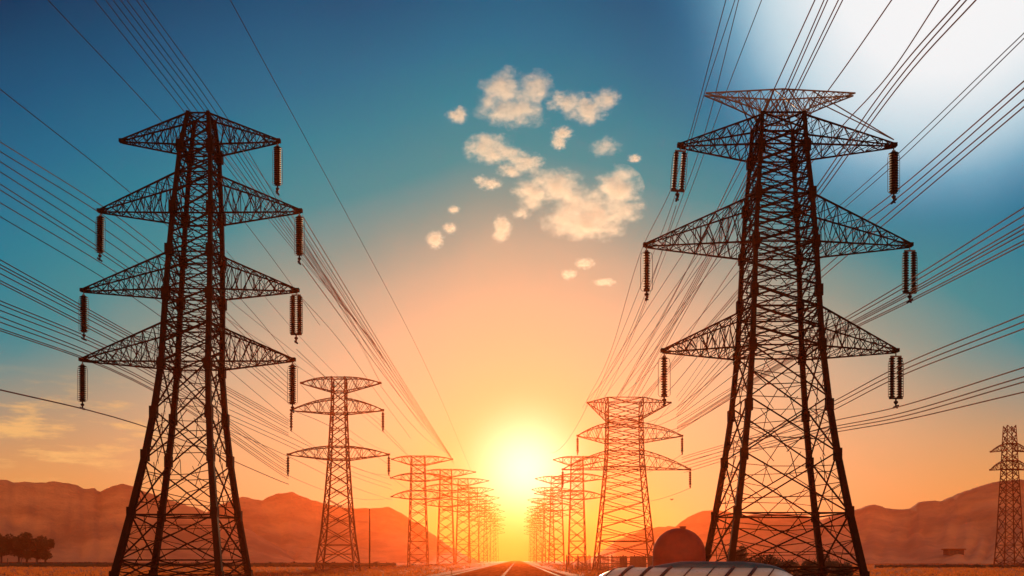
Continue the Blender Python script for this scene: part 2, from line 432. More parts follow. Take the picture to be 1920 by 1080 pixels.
    def arm(s, xl, xr, yt, yb, ytip, style='tri', segs=6, steel=None, ytr=None):
        st = steel or s.steel; zt, zb = s.z(yt), s.z(yb); ztp = s.z(ytip)
        s.tips = getattr(s, 'tips', [])
        for sx, xx in ((-1, xl), (1, xr)):
            if xx is None: s.tips.append(None); continue
            zz = s.z(ytr) if (ytr and sx > 0) else ztp
            tip = Vector(((xx-s.xc)*s.k, 0, zz))
            m, m2 = MB(), MB(); b = s.br
            e = .16 if s.detail > 1 else .12
            lo = [s.corner(sx, sy, zb) for sy in (-1, 1)]; up = [s.corner(sx, sy, zt) for sy in (-1, 1)]
            tp = [tip+Vector((0, sy*e, -e)) for sy in (-1, 1)]; tu = [tip+Vector((0, sy*e, e*.4)) for sy in (-1, 1)]
            def path(p, q, bow):
                mid = p.lerp(q, .5)+Vector((0, 0, bow)); return [p.lerp(mid, f*2) if f <= .5 else mid.lerp(q, f*2-1) for f in [i/segs for i in range(segs+1)]] if bow == 0 else [p*((1-f)**2)+mid*(2*f*(1-f))+q*(f*f)+Vector((0, 0, 0)) for f in [i/segs for i in range(segs+1)]]
            bow = (zt-zb)*.22 if style == 'curve' else 0
            P = [[path(lo[i], tp[i], 0) for i in (0, 1)], [path(up[i], tu[i], bow) for i in (0, 1)]]
            for lay in (0, 1):
                for i in (0, 1):
                    pts = P[lay][i]
                    for j in range(segs): m.bar(pts[j], pts[j+1], b*1.25*(1-.35*j/segs), b*1.25*(1-.35*(j+1)/segs))
            for j in range(segs):
                for i in (0, 1):
                    A, B = P[0][i], P[1][i]
                    t_ = b*.55
                    m2.bar(A[j], B[j+1] if j % 2 else B[j], t_, n=3) if j else None
                    if j % 2: m2.bar(B[j], A[j+1], t_, n=3)
                    else: m2.bar(A[j], B[j+1], t_, n=3)
                    if s.detail > 1:
                        mA = s.jit(A[j], A[j+1], .5, .12); mB = s.jit(B[j], B[j+1], .5, .12); cc = mA.lerp(mB, s.rnd.uniform(.35, .65))
                        for q in (A[j], B[j], A[j+1], B[j+1], mA, mB):
                            if s.rnd.random() < .72: m2.bar(cc, q, t_*.7, n=3)
                for lay in (0, 1):
                    A, B = P[lay][0], P[lay][1]
                    m2.bar(A[j], B[j+1], b*.5, n=3); m2.bar(B[j], A[j+1], b*.5, n=3)
                    if j: m2.bar(A[j], B[j], b*.5, n=3)
            m.box(tip, (b*2.4, e*1.4, b*1.9))
            o = m.build('cross_arm', st, s.root); m2.build('lattice_web', st, o)
            s.tips.append(s.base+tip)

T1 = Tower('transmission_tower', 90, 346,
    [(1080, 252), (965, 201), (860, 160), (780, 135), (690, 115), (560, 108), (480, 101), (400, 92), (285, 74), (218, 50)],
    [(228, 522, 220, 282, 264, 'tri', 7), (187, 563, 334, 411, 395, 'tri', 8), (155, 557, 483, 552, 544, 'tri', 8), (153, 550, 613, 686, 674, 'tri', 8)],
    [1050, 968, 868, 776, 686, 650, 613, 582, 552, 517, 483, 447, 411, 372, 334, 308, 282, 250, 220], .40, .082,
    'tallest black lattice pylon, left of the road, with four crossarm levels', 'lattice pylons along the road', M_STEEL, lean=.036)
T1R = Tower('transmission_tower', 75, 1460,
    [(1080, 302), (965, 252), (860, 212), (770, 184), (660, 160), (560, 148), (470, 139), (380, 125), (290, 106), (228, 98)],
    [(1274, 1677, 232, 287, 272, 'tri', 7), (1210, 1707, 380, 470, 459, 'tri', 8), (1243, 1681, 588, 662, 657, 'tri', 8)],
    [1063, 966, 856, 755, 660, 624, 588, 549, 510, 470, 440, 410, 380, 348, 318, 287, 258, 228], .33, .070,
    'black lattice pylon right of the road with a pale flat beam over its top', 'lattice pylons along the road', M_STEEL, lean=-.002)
# the flat earth-wire beam on top of the right tower
def top_beam(T, xl, xr, ytop, ybot):
    m, m2 = MB(), MB(); z0, z1 = T.z(ybot), T.z(ytop); hw = T.w(z0)/2
    n = 14; L = [Vector(((xl+(xr-xl)*i/n-T.xc)*T.k, 0, 0)) for i in range(n+1)]
    for sy in (-1, 1):
        yy_ = sy*hw*.55
        top = [Vector((p.x, yy_*(1-.75*abs(i/n*2-1)), z1)) for i, p in enumerate(L)]
        bot = []
        for i, p in enumerate(L):
            f = abs(i/n*2-1); bot.append(Vector((p.x, yy_*(1-.75*f), z0+(z1-z0)*(max(0, f-.16)/.84)**.8)))
        for a in (top, bot):
            for i in range(n): m.bar(a[i], a[i+1], .06)
        for i in range(n):
            m2.bar(top[i], bot[i+1], .035, n=3); m2.bar(bot[i], top[i+1], .035, n=3)
            mm = top[i].lerp(bot[i], .5); m2.bar(mm, top[i+1], .025, n=3); m2.bar(mm, bot[i+1], .025, n=3); m2.bar(top[i], bot[i], .03, n=3)
        for sx in (-1, 1):
            m.bar((sx*hw, sy*hw, z0-.35), (sx*hw*.35, yy_*.9, z1), .07); m.bar((sx*hw, sy*hw, z0-.35), (sx*hw*1.9, yy_*.5, z1), .05)
            m.bar((sx*hw*.9, sy*hw, z0-.2), (-sx*hw*.3, yy_*.8, z1), .05)
            m2.bar((sx*hw*1.6, yy_*.6, z1-.05), ((1676 if sx > 0 else 1320)*T.k-T.xc*T.k if sx > 0 else sx*hw*1.1, 0, T.z(262) if sx > 0 else T.z(228)), .045)
    o = m.build('top_beam', M_STEEL2, T.root); m2.build('lattice_web', M_STEEL2, o)
    tag(o, 'pale thin flat lattice beam')
top_beam(T1R, 1322, 1602, 177, 226)

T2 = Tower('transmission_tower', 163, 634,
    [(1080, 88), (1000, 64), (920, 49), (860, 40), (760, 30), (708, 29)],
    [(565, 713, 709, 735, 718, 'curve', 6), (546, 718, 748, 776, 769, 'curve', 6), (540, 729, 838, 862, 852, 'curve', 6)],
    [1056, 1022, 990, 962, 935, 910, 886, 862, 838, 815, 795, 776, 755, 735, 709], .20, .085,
    'haze-tinted brown pylon before the hills, next beyond the near left pylon', 'lattice pylons along the road', M_HAZED, detail=1, lean=.006)
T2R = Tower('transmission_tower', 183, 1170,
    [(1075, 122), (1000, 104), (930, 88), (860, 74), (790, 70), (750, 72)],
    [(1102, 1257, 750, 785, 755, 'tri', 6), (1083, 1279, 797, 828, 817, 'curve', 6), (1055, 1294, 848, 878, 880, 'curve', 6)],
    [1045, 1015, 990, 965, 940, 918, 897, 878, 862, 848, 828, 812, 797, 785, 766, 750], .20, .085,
    'broad orange-brown pylon rising behind the slatted compound fence and the red tank', 'lattice pylons along the road', M_HAZED, detail=1)
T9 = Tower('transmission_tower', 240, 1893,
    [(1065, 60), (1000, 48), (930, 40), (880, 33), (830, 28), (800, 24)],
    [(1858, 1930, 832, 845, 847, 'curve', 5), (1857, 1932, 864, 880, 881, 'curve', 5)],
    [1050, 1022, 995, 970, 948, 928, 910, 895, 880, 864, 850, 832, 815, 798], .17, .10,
    'brown pylon standing apart before the eastern hills at the right edge', 'lattice pylons along the road', M_HAZED, detail=1)
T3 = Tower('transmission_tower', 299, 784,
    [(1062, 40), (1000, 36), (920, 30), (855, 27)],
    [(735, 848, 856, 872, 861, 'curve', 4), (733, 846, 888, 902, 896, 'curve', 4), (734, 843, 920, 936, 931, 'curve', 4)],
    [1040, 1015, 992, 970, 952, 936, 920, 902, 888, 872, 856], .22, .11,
    'hazy orange pylon just right of the slim pole, largest of the faint left-hand file', 'lattice pylons along the road', M_HAZED, detail=1)
def px_h(D, ytop): return EYE+(CY-ytop)*D/F
h3 = px_h(299, 855)
WORDS = ['second', 'third', 'fourth', 'fifth', 'sixth', 'seventh', 'eighth']
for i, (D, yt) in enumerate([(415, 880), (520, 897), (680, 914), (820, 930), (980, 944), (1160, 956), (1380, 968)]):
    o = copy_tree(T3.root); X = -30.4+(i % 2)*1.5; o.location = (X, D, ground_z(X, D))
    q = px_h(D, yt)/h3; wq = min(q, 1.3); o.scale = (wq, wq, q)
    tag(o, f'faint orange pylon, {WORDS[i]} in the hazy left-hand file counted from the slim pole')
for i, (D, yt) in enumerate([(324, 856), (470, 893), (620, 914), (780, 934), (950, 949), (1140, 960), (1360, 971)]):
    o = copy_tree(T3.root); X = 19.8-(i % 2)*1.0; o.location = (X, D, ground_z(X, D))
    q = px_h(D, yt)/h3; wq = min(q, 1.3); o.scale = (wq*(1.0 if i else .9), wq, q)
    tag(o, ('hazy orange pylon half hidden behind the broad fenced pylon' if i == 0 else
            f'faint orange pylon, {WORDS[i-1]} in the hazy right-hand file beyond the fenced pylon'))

# ------------------------------------------------------------------ insulator strings (hang from the arm tips)
def insulator(loc, H, label, double=False, R0=.30, tilt=0.0, small=False):
    root = empty('insulator_string', loc); tag(root, label, 'insulator', 'insulator strings hanging from the crossarms'); root.rotation_euler = (0, tilt, 0)
    hg = MB(); hg.bar((0, 0, .12), (0, 0, -.35), .05, n=6); hg.box((0, 0, -.36), ((.42 if double else .12), .06, .05)); hg.build('hanger', M_FIT, root)
    xs = (-.30, .30) if double else (0.0,)
    top, bot = -.42, -H*.80
    for x in xs:
        st = MB(); nd = 6 if small else max(10, int((top-bot)/.19)); prof = [(.05, top)]
        r = R0*(.82 if double else 1)
        for k in range(nd):
            z0 = top+(bot-top)*k/nd; dz = (bot-top)/nd
            prof += [(r*.55, z0+dz*.10), (r*.60, z0+dz*.30), (r, z0+dz*.62), (r*.97, z0+dz*.78), (r*.50, z0+dz*.88)]
        prof += [(.05, bot)]
        st.lathe((x, 0, 0), prof, 6 if small else 12); st.build('disc_string', M_INS, root, smooth=True)
    cl = MB(); cl.box((0, 0, bot-.06), ((.5 if double else .22), .10, .06)); cl.bar((0, 0, bot-.05), (0, 0, -H*.95), .07, n=6); cl.lathe((0, 0, bot-(H*.09)), [(.03, .16), (.16, .10), (.18, 0), (.10, -.1), (.03, -.12)], 8)
    cl.bar((0, -.45, -H*.96), (0, .45, -H*.96), .09, n=6); cl.bar((-.14, 0, -H*.96), (.14, 0, -H*.985), .06); cl.build('conductor_clamp', M_INS, root)
    if not small:
        ah = MB(); xo = (.58 if double else .46)
        for sx in (-1, 1):
            ah.tube([(0, 0, bot-.02), (sx*xo*.7, 0, bot-.10), (sx*xo, 0, bot+.05), (sx*xo, 0, bot+.5), (sx*xo, 0, (top+bot)/2), (sx*xo, 0, top-.5), (sx*xo*.85, 0, top-.15), (sx*.1, 0, top+.02)], .022, 5)
        ah.build('arcing_horn', M_FIT, root)
    return root
tw = {'L': T1.tips, 'R': T1R.tips}
names = ['uppermost', 'second', 'third', 'lowest']
for i, (l, r) in enumerate(zip(T1.tips[0::2], T1.tips[1::2])):
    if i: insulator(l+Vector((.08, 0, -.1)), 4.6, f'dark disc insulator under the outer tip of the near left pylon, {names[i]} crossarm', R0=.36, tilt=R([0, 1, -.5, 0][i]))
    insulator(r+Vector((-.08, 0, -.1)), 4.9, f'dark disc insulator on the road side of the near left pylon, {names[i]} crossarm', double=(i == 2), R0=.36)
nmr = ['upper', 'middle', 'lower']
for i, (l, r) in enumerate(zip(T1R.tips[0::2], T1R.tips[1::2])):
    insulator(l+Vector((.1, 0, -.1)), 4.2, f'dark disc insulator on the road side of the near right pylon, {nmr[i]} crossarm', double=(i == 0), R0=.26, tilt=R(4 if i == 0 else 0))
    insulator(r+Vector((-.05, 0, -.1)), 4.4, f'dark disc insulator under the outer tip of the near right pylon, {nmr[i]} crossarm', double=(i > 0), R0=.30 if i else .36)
for T, nm in ((T2, 'haze-tinted brown pylon before the hills'), (T2R, 'broad pylon behind the fence')):
    for i, (l, r) in enumerate(zip(T.tips[0::2], T.tips[1::2])):
        if i == 0: continue
        for p, sd_ in ((l, 'left'), (r, 'right')):
            insulator(p, 3.6, f'short rusty insulator at {sd_} tip, {["", "middle", "lower"][i]} crossarm, {nm}', R0=.28, small=True)

# ------------------------------------------------------------------ power lines
def hermite(P, n=14):
    """smooth curve through the points with the distance along the line as parameter"""
    m = len(P); sl_ = [(P[i+1].z-P[i].z)/(P[i+1].y-P[i].y) for i in range(m-1)]; tg = []
    for i in range(m):
        if i == 0: tg.append(sl_[0])
        elif i == m-1: tg.append(sl_[-1])
        else:
            h0, h1 = P[i].y-P[i-1].y, P[i+1].y-P[i].y; tg.append((sl_[i-1]*h1+sl_[i]*h0)/(h0+h1))
    out_ = []
    for i in range(m-1):
        h = P[i+1].y-P[i].y
        for k in range(n):
            u = k/n; u2, u3 = u*u, u*u*u
            out_.append(Vector((P[i].x, P[i].y+h*u, (2*u3-3*u2+1)*P[i].z+(u3-2*u2+u)*h*tg[i]+(-2*u3+3*u2)*P[i+1].z+(u3-u2)*h*tg[i+1])))
    out_.append(P[-1].copy()); return out_
def end_r(X, y): return (CX+X*F/183, y)
def wire(X, pts, label, group, r=.032, m=None, near=True):
    """one conductor parallel to the road at lateral distance X; pts run from the near end to the far end"""
    P = []
    for x, y in pts:
        D = F*X/(x-CX); P.append(Vector((X, D, EYE+(CY-y)*D/F)))
    P = hermite(P)
    if near and P[0].y > 5:
        dv = (P[1]-P[0]).normalized(); sl_ = dv.z/dv.y
        q = P[0].copy(); ext = []
        for k in range(1, 9):
            dd = (P[0].y+40)*k/8; ext.append(Vector((X, q.y-dd, q.z-sl_*dd+.0009*dd*dd)))
        P = ext[::-1]+P
    mb = MB(); mb.tube(P, r, 5)
    return tag(mb.build('power_line', m or M_WIRE), label, 'power line', group)
XA = lambda x: (x-CX)*90/F
XB = lambda x: (x-CX)*75/F
def bundle(X, ends, label, group, jx=.35, **kw):
    n = len(ends)
    for i, e in enumerate(ends):
        wire(X+jx*(i-(n-1)/2)/max(1, n-1), e, label, group, **kw)

LB = 'one of the bundled wires that '
bundle(XA(188), [[(0, y0), (188, y1), (545, ye)] for y0, y1, ye in ((266, 384, 706), (284, 400, 714), (303, 424, 724), (322, 443, 732), (345, 466, 742), (356, 474, 748), (380, 492, 758))],
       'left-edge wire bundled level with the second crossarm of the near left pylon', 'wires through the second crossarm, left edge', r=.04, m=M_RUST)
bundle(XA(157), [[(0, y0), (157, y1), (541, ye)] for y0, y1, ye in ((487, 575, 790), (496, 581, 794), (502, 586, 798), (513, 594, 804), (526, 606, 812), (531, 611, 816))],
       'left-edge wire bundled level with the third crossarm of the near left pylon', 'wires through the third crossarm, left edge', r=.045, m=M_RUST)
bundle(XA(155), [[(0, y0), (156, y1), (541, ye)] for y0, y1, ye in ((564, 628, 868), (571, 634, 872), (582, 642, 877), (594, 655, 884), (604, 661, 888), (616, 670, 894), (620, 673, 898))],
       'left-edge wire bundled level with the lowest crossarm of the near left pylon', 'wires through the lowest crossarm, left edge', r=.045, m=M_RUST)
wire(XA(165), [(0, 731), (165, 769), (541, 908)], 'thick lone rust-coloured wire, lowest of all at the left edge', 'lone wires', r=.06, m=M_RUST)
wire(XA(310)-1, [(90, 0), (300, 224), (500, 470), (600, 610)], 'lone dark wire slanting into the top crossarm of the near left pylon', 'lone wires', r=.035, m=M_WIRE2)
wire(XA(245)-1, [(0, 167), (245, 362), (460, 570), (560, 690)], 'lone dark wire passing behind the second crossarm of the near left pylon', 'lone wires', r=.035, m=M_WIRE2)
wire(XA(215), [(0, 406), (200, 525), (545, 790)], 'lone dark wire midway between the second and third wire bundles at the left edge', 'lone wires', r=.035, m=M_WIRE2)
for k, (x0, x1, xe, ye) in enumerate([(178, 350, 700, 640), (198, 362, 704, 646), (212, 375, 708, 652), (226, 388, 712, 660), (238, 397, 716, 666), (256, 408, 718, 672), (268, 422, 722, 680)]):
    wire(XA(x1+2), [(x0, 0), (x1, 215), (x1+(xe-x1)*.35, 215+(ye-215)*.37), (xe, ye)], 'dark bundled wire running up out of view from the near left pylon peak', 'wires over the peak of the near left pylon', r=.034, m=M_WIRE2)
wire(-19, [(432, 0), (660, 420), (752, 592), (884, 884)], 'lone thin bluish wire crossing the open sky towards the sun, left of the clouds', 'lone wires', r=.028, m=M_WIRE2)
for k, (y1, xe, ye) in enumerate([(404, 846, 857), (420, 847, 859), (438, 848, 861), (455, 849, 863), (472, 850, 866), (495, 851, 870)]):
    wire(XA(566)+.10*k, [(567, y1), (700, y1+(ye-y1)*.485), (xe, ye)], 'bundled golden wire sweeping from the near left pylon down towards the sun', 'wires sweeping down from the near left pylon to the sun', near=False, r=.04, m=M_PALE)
bundle(XA(528), [[(526, 372), (562, 425), (700, 640), (800, 800)], [(524, 380), (560, 436), (690, 652), (795, 806)]], 'twin wire leaving the top right insulator of the near left pylon', 'wires from the top right insulator of the near left pylon', near=False, r=.026)
bundle(XA(552), [[(556, 548), (620, 618), (715, 748), (770, 822)], [(556, 655), (640, 735), (716, 800), (760, 846)], [(550, 770), (600, 790), (680, 838), (730, 872)]], 'thin wire leaving a lower road-side insulator of the near left pylon', 'wires from the lower road-side insulators of the near left pylon', near=False, r=.026)
for k, (a, b, c_) in enumerate([((400, 268), (560, 452), (712, 716)), ((455, 282), (532, 384), (716, 722)), ((424, 470), (534, 600), (700, 770)), ((426, 560), (616, 712), (718, 792)), ((430, 600), (600, 716), (720, 812))]):
    wire(XA(a[0]), [a, b, c_], 'very thin wire showing behind the near left pylon on its right side', 'thin wires behind the near left pylon', near=False, r=.022)
for k, y1 in enumerate((768, 778, 786, 806)):
    wire(XA(428)-.5, [(430, y1), (545, y1+52), (640, y1+98), (735, y1+132)], 'low thin wire slung between the near left pylon and the haze-tinted brown pylon behind it', 'low wires between the two left pylons', near=False, r=.03)
def span(a, b, sag, label, group, r=.03):
    P = [a.lerp(b, f)+Vector((0, 0, -sag*4*f*(1-f))) for f in [i/24 for i in range(25)]]
    mb = MB(); mb.tube(P, r, 5); tag(mb.build('power_line', M_WIRE), label, 'power line', group)
# spans from the second towers into the hazy files
for T, T_, grp in ((T2, 'haze-tinted brown pylon', -30.4), (T2R, 'broad fenced pylon', 19.8)):
    for i, p in enumerate(T.tips):
        s_ = -1 if i % 2 == 0 else 1
        b = Vector((grp+s_*9, 310, [36, 29, 22][i//2]))
        span(p+Vector((0, 0, -.4 if i < 2 else -3.5)), b, 2.2, f'thin sagging wire running back into the haze from the {T_}', f'wires beyond the {T_}', r=.035)

# right-hand wires
TR = 'near right pylon'
for pts, X in (([(1361, 0), (1285, 281), (1199, 480), (1150, 645), end_r(XB(1285), 753)], XB(1285)), ([(1378, 0), (1320, 178), (1268, 360), (1215, 500), end_r(XB(1320), 752)], XB(1320)),
            ([(1385, 0), (1325, 237), (1268, 400), (1190, 600), end_r(XB(1325), 754)], XB(1325)), ([(1428, 0), (1361, 174), (1305, 330), (1250, 470), (1165, 680), end_r(XB(1361), 754)], XB(1361))):
    wire(X, pts, 'thin wire fanning down along the road side of the near right pylon from above', 'wires fanning past the road side of the near right pylon', r=.028)
for x0, x1, y1, xe, ye in ((1528, 1428, 218, 1170, 740), (1545, 1466, 181, 1190, 735), (1552, 1472, 181, 1200, 735), (1572, 1486, 178, 1206, 740), (1580, 1493, 176, 1216, 742)):
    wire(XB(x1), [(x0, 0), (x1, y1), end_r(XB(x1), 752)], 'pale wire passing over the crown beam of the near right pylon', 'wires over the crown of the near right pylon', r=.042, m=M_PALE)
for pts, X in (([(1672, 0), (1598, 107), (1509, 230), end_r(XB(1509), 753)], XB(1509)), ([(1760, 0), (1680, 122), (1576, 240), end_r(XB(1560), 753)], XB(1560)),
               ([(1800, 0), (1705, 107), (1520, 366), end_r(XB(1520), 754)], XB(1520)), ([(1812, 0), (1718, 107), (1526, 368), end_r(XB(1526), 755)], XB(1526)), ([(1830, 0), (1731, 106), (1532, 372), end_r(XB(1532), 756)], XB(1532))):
    wire(X, pts, 'pale wire slanting up from behind the near right pylon into the white sky wash', 'wires slanting into the bright cloud', r=.042, m=M_PALE)
for pts in ([(1920, 62), (1682, 290), (1555, 402), (1510, 440), (1268, 745)], [(1920, 72), (1690, 296), (1560, 410), (1515, 450), (1272, 752)]):
    wire(XB(1682), pts, 'pale wire meeting the top of the upper outer insulator on the near right pylon', 'wires at the top of the upper outer insulator', r=.032)
for pts in ([(1920, 152), (1690, 350), (1590, 428), (1268, 765)], [(1920, 165), (1694, 362), (1592, 440), (1270, 770)], [(1920, 187), (1676, 392), (1545, 503), (1268, 778)], [(1920, 200), (1680, 402), (1550, 512), (1268, 782)]):
    wire(XB(1680), pts, 'pale wire leaving the foot of the upper outer insulator on the near right pylon', 'wires at the foot of the upper outer insulator', r=.044, m=M_PALE)
bundle(XB(1707), [[(1920, a), (1706, b), (1585, c_), (1270, e)] for a, b, c_, e in ((389, 524, 596, 790), (404, 533, 602, 794), (421, 544, 610, 800), (429, 549, 613, 802), (438, 553, 616, 804), (451, 562, 621, 808), (458, 566, 624, 810))],
       'wire of the widest seven-strand bundle at the middle outer insulator of the near right pylon', 'wires at the middle outer insulator', r=.042, m=M_PALE)
bundle(XB(1681), [[(1920, a), (1686, b), (1558, c_), (1278, e)] for a, b, c_, e in ((590, 687, 755, 858), (603, 697, 762, 862), (616, 706, 771, 868))],
       'wire of the three-strand bundle crossing the lower outer insulator of the near right pylon', 'wires crossing the lower outer insulator', r=.042, m=M_PALE)
bundle(XB(1681), [[(1920, a), (1683, b), (1562, c_), (1282, e)] for a, b, c_, e in ((689, 763, 789, 868), (706, 776, 800, 874), (716, 783, 805, 880), (735, 790, 811, 886))],
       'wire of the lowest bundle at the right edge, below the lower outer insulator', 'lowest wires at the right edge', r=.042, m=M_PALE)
for a, b, c_ in (((1268, 385), (1225, 520), (1160, 690)), ((1400, 300), (1335, 420), (1180, 690)), ((1402, 340), (1345, 432), (1200, 652)), ((1388, 410), (1350, 474), (1237, 645)),
                 ((1390, 440), (1290, 560), (1150, 735)), ((1388, 505), (1286, 625), (1212, 716)), ((1310, 476), (1215, 610), (1140, 728)), ((1282, 474), (1200, 600), (1132, 722)), ((1330, 474), (1225, 620), (1150, 730))):
    wire(XB(a[0]), [a, b, end_r(XB(a[0]), 764)], 'thin wire in the fan between the near right pylon and the broad fenced pylon', 'fan of wires behind the near right pylon', near=False, r=.026)
for a, b, c_ in (((1312, 664), (1262, 724), (1225, 770)), ((1380, 674), (1268, 765), (1210, 815)), ((1380, 700), (1275, 778), (1220, 820)), ((1375, 745), (1300, 790), (1240, 828))):
    wire(XB(a[0]), [a, b, end_r(XB(a[0]), 806)], 'short thin wire under the lower road-side crossarm of the near right pylon', 'wires under the lower crossarm of the near right pylon', near=False, r=.026)

# ------------------------------------------------------------------ clouds (outside the haze)
def cloud(px, py, blobs, D, label, dens=1.0, seed=0.0):
    k = D/F; c = pw(px, py, D); mb = MB()
    for bx, by, rx, ry in blobs:
        cx_, cz_ = (bx-px)*k, -(by-py)*k; rx, rz = rx*k*1.38, ry*k*1.42; ryd = (rx+rz)*.5
        i0 = len(mb.v); nu, nv = 16, 10
        for i in range(nv+1):
            th = math.pi*i/nv
            for j in range(nu):
                ph = 2*math.pi*j/nu; mb.v.append(Vector((cx_+rx*math.sin(th)*math.cos(ph), ryd*math.sin(th)*math.sin(ph), cz_+rz*math.cos(th))))
        for i in range(nv):
            for j in range(nu): mb.f.append((i0+i*nu+j, i0+(i+1)*nu+j, i0+(i+1)*nu+(j+1) % nu, i0+i*nu+(j+1) % nu))
    m = bpy.data.materials.new('cloud_vapour'); m.use_nodes = True; n = NT(m.node_tree); m.node_tree.nodes.clear()
    o_ = n.node('ShaderNodeOutputMaterial'); v = n.node('ShaderNodeVolumePrincipled'); n.l.new(v.outputs[0], o_.inputs['Volume'])
    tc = n.node('ShaderNodeTexCoord').outputs['Object']
    off = n.vmath('ADD', tc, (seed*517.0, seed*91.0, seed*333.0))
    size = max(b[2] for b in blobs)*k
    wv = n.vmath('MULTIPLY', n.vmath('SUBTRACT', n.noise(off, 1.1/size, 3, .5, out=1), (.5, .5, .5)), (size*.9,)*3)
    p = n.vmath('ADD', tc, wv); fld = None
    for bx, by, rx, ry in blobs:
        cx_, cz_ = (bx-px)*k, -(by-py)*k; rx, rz = rx*k*1.12, ry*k*1.12; ryd = (rx+rz)*.5
        q = n.vmath('MULTIPLY', n.vmath('SUBTRACT', p, (cx_, 0, cz_)), (1/rx, 1/ryd, 1/rz))
        e = n.math('SUBTRACT', 1.0, n.vmath('LENGTH', q, out=1))
        fld = e if fld is None else n.math('SMOOTH_MAX', fld, e, .25)
    fb = n.math('SUBTRACT', n.noise(n.vmath('MULTIPLY', off, (1, 1, 1.7)), 2.5/size, 10, .74), .53)
    den = n.math('ADD', fld, n.math('MULTIPLY', fb, 3.9))
    thin = n.math('MULTIPLY', n.smooth(n.math('ADD', fld, n.math('MULTIPLY', fb, 1.6)), -.12, .8), .14)
    den = n.math('MULTIPLY', n.math('ADD', thin, n.smooth(den, -.1, 1.25)), dens*2.0/size)
    n.l.new(den, v.inputs['Density']); v.inputs['Color'].default_value = (.82, .86, .90, 1); v.inputs['Anisotropy'].default_value = .6
    ob = mb.build('cloud', m); ob.location = c
    rm = ob.modifiers.new('union', 'REMESH'); rm.mode = 'VOXEL'; rm.voxel_size = max(min(b[3] for b in blobs)*k*.22, size*.05)
    return tag(ob, label, 'cloud', 'small sunset clouds above the road')
CD = 3000
cloud(965, 195, [(962, 208, 58, 24), (945, 168, 42, 30), (1002, 168, 34, 26), (985, 200, 35, 24), (912, 200, 22, 22)], CD, 'large ragged cream cloud at the top left of the cloud patch', seed=.1)
cloud(858, 216, [(858, 217, 20, 11), (864, 211, 12, 9)], CD, 'tiny cream cloud just left of the large ragged top cloud', seed=.2)
cloud(1100, 195, [(1062, 192, 34, 17), (1100, 205, 38, 20), (1138, 185, 28, 15), (1110, 222, 24, 9)], CD, 'wide cream cloud with a raised right wing, beside the large ragged one', seed=.3)
cloud(1053, 258, [(1055, 250, 19, 11), (1048, 266, 14, 13)], CD, 'small upright cloud in the middle of the cloud patch', seed=.4)
cloud(925, 283, [(918, 280, 42, 22), (950, 288, 32, 14), (890, 272, 20, 14)], CD, 'oval cream cloud on the left below the large ragged one', seed=.5)
cloud(976, 312, [(988, 306, 32, 14), (955, 320, 26, 9)], CD, 'slanting narrow cloud touching the oval cloud at its lower right', seed=.6)
cloud(912, 342, [(918, 345, 22, 9), (898, 336, 14, 7)], CD, 'thin little cloud below the oval cream cloud', seed=.7)
cloud(1022, 360, [(1040, 348, 50, 24), (995, 362, 32, 26), (1000, 384, 22, 12)], CD, 'rounded pale cloud to the upper left of the biggest cloud', seed=.8)
cloud(1115, 395, [(1100, 405, 70, 38), (1155, 352, 40, 30), (1165, 395, 40, 28), (1060, 415, 38, 26), (1110, 425, 50, 18)], CD, 'biggest and brightest cumulus cloud, lower right of the cloud patch', dens=1.3, seed=.9)
cloud(940, 430, [(942, 424, 17, 18), (938, 442, 14, 11)], CD, 'small rounded cloud left of the biggest cloud', seed=1.0)
cloud(816, 450, [(816, 450, 16, 14)], CD, 'small cloud at the lower left end of the cloud patch', seed=1.1)
cloud(843, 428, [(843, 428, 13, 9)], CD, 'tiny puff above right of the lower left cloud', seed=1.2)
cloud(851, 393, [(851, 393, 11, 7)], CD, 'topmost tiny puff above the lower left cloud', seed=1.3)
cloud(1082, 504, [(1096, 494, 17, 9), (1068, 514, 15, 9)], CD, 'slanting wisp below the biggest cloud', seed=1.4)
cloud(1132, 530, [(1134, 530, 22, 6)], CD, 'flat thin wisp lowest of all the clouds', seed=1.5)
cloud(1135, 278, [(1135, 276, 28, 16)], CD, 'faint dim cloud right of the small upright cloud', dens=.35, seed=1.6)
cloud(1190, 297, [(1190, 297, 12, 7)], CD, 'tiny puff at the right end of the cloud patch', seed=1.7)
cloud(978, 401, [(978, 401, 18, 9)], CD, 'faint small puff under the rounded pale cloud', dens=.6, seed=1.8)

# ------------------------------------------------------------------ domed tank, low white shelter, fence, pole, bird
D = 60; c = pw(1273, 1050, D); r = 49*D/F
tk = empty('storage_tank', (c.x, c.y, 0)); tag(tk, 'dark red domed storage tank between the two right pylons', 'tank')
H = px_h(D, 990); m = MB(); prof = [(r*1.0, .12), (r, H-r)] + [(r*math.cos(R(a)), H-r+r*math.sin(R(a))) for a in range(6, 90, 6)]+[(.02, H)]
m.lathe((0, 0, 0), prof, 56); b = m.build('shell', M_RED, tk, smooth=True)
m = MB()
for z in (1.0, 2.0): m.lathe((0, 0, z), [(r+.004, -.05), (r+.03, -.03), (r+.03, .03), (r+.004, .05)], 56)
m.build('weld_band', M_RED, tk)
m = MB(); m.lathe((0, 0, 0), [(r+.12, 0), (r+.12, .14), (r-.05, .16)], 40); m.build('plinth', M_CONC, tk)
m = MB(); m.lathe((.2, -.2, H-.06), [(.18, 0), (.18, .10), (.22, .11), (.22, .15), (.01, .16)], 16); m.build('hatch', M_RED, tk)
m = MB()
for sx in (-.2, .2): m.bar((r*.80+sx*.6, r*.72-sx*.6, 0), (r*.80+sx*.6, r*.72-sx*.6, H-r+.3), .03, n=6)
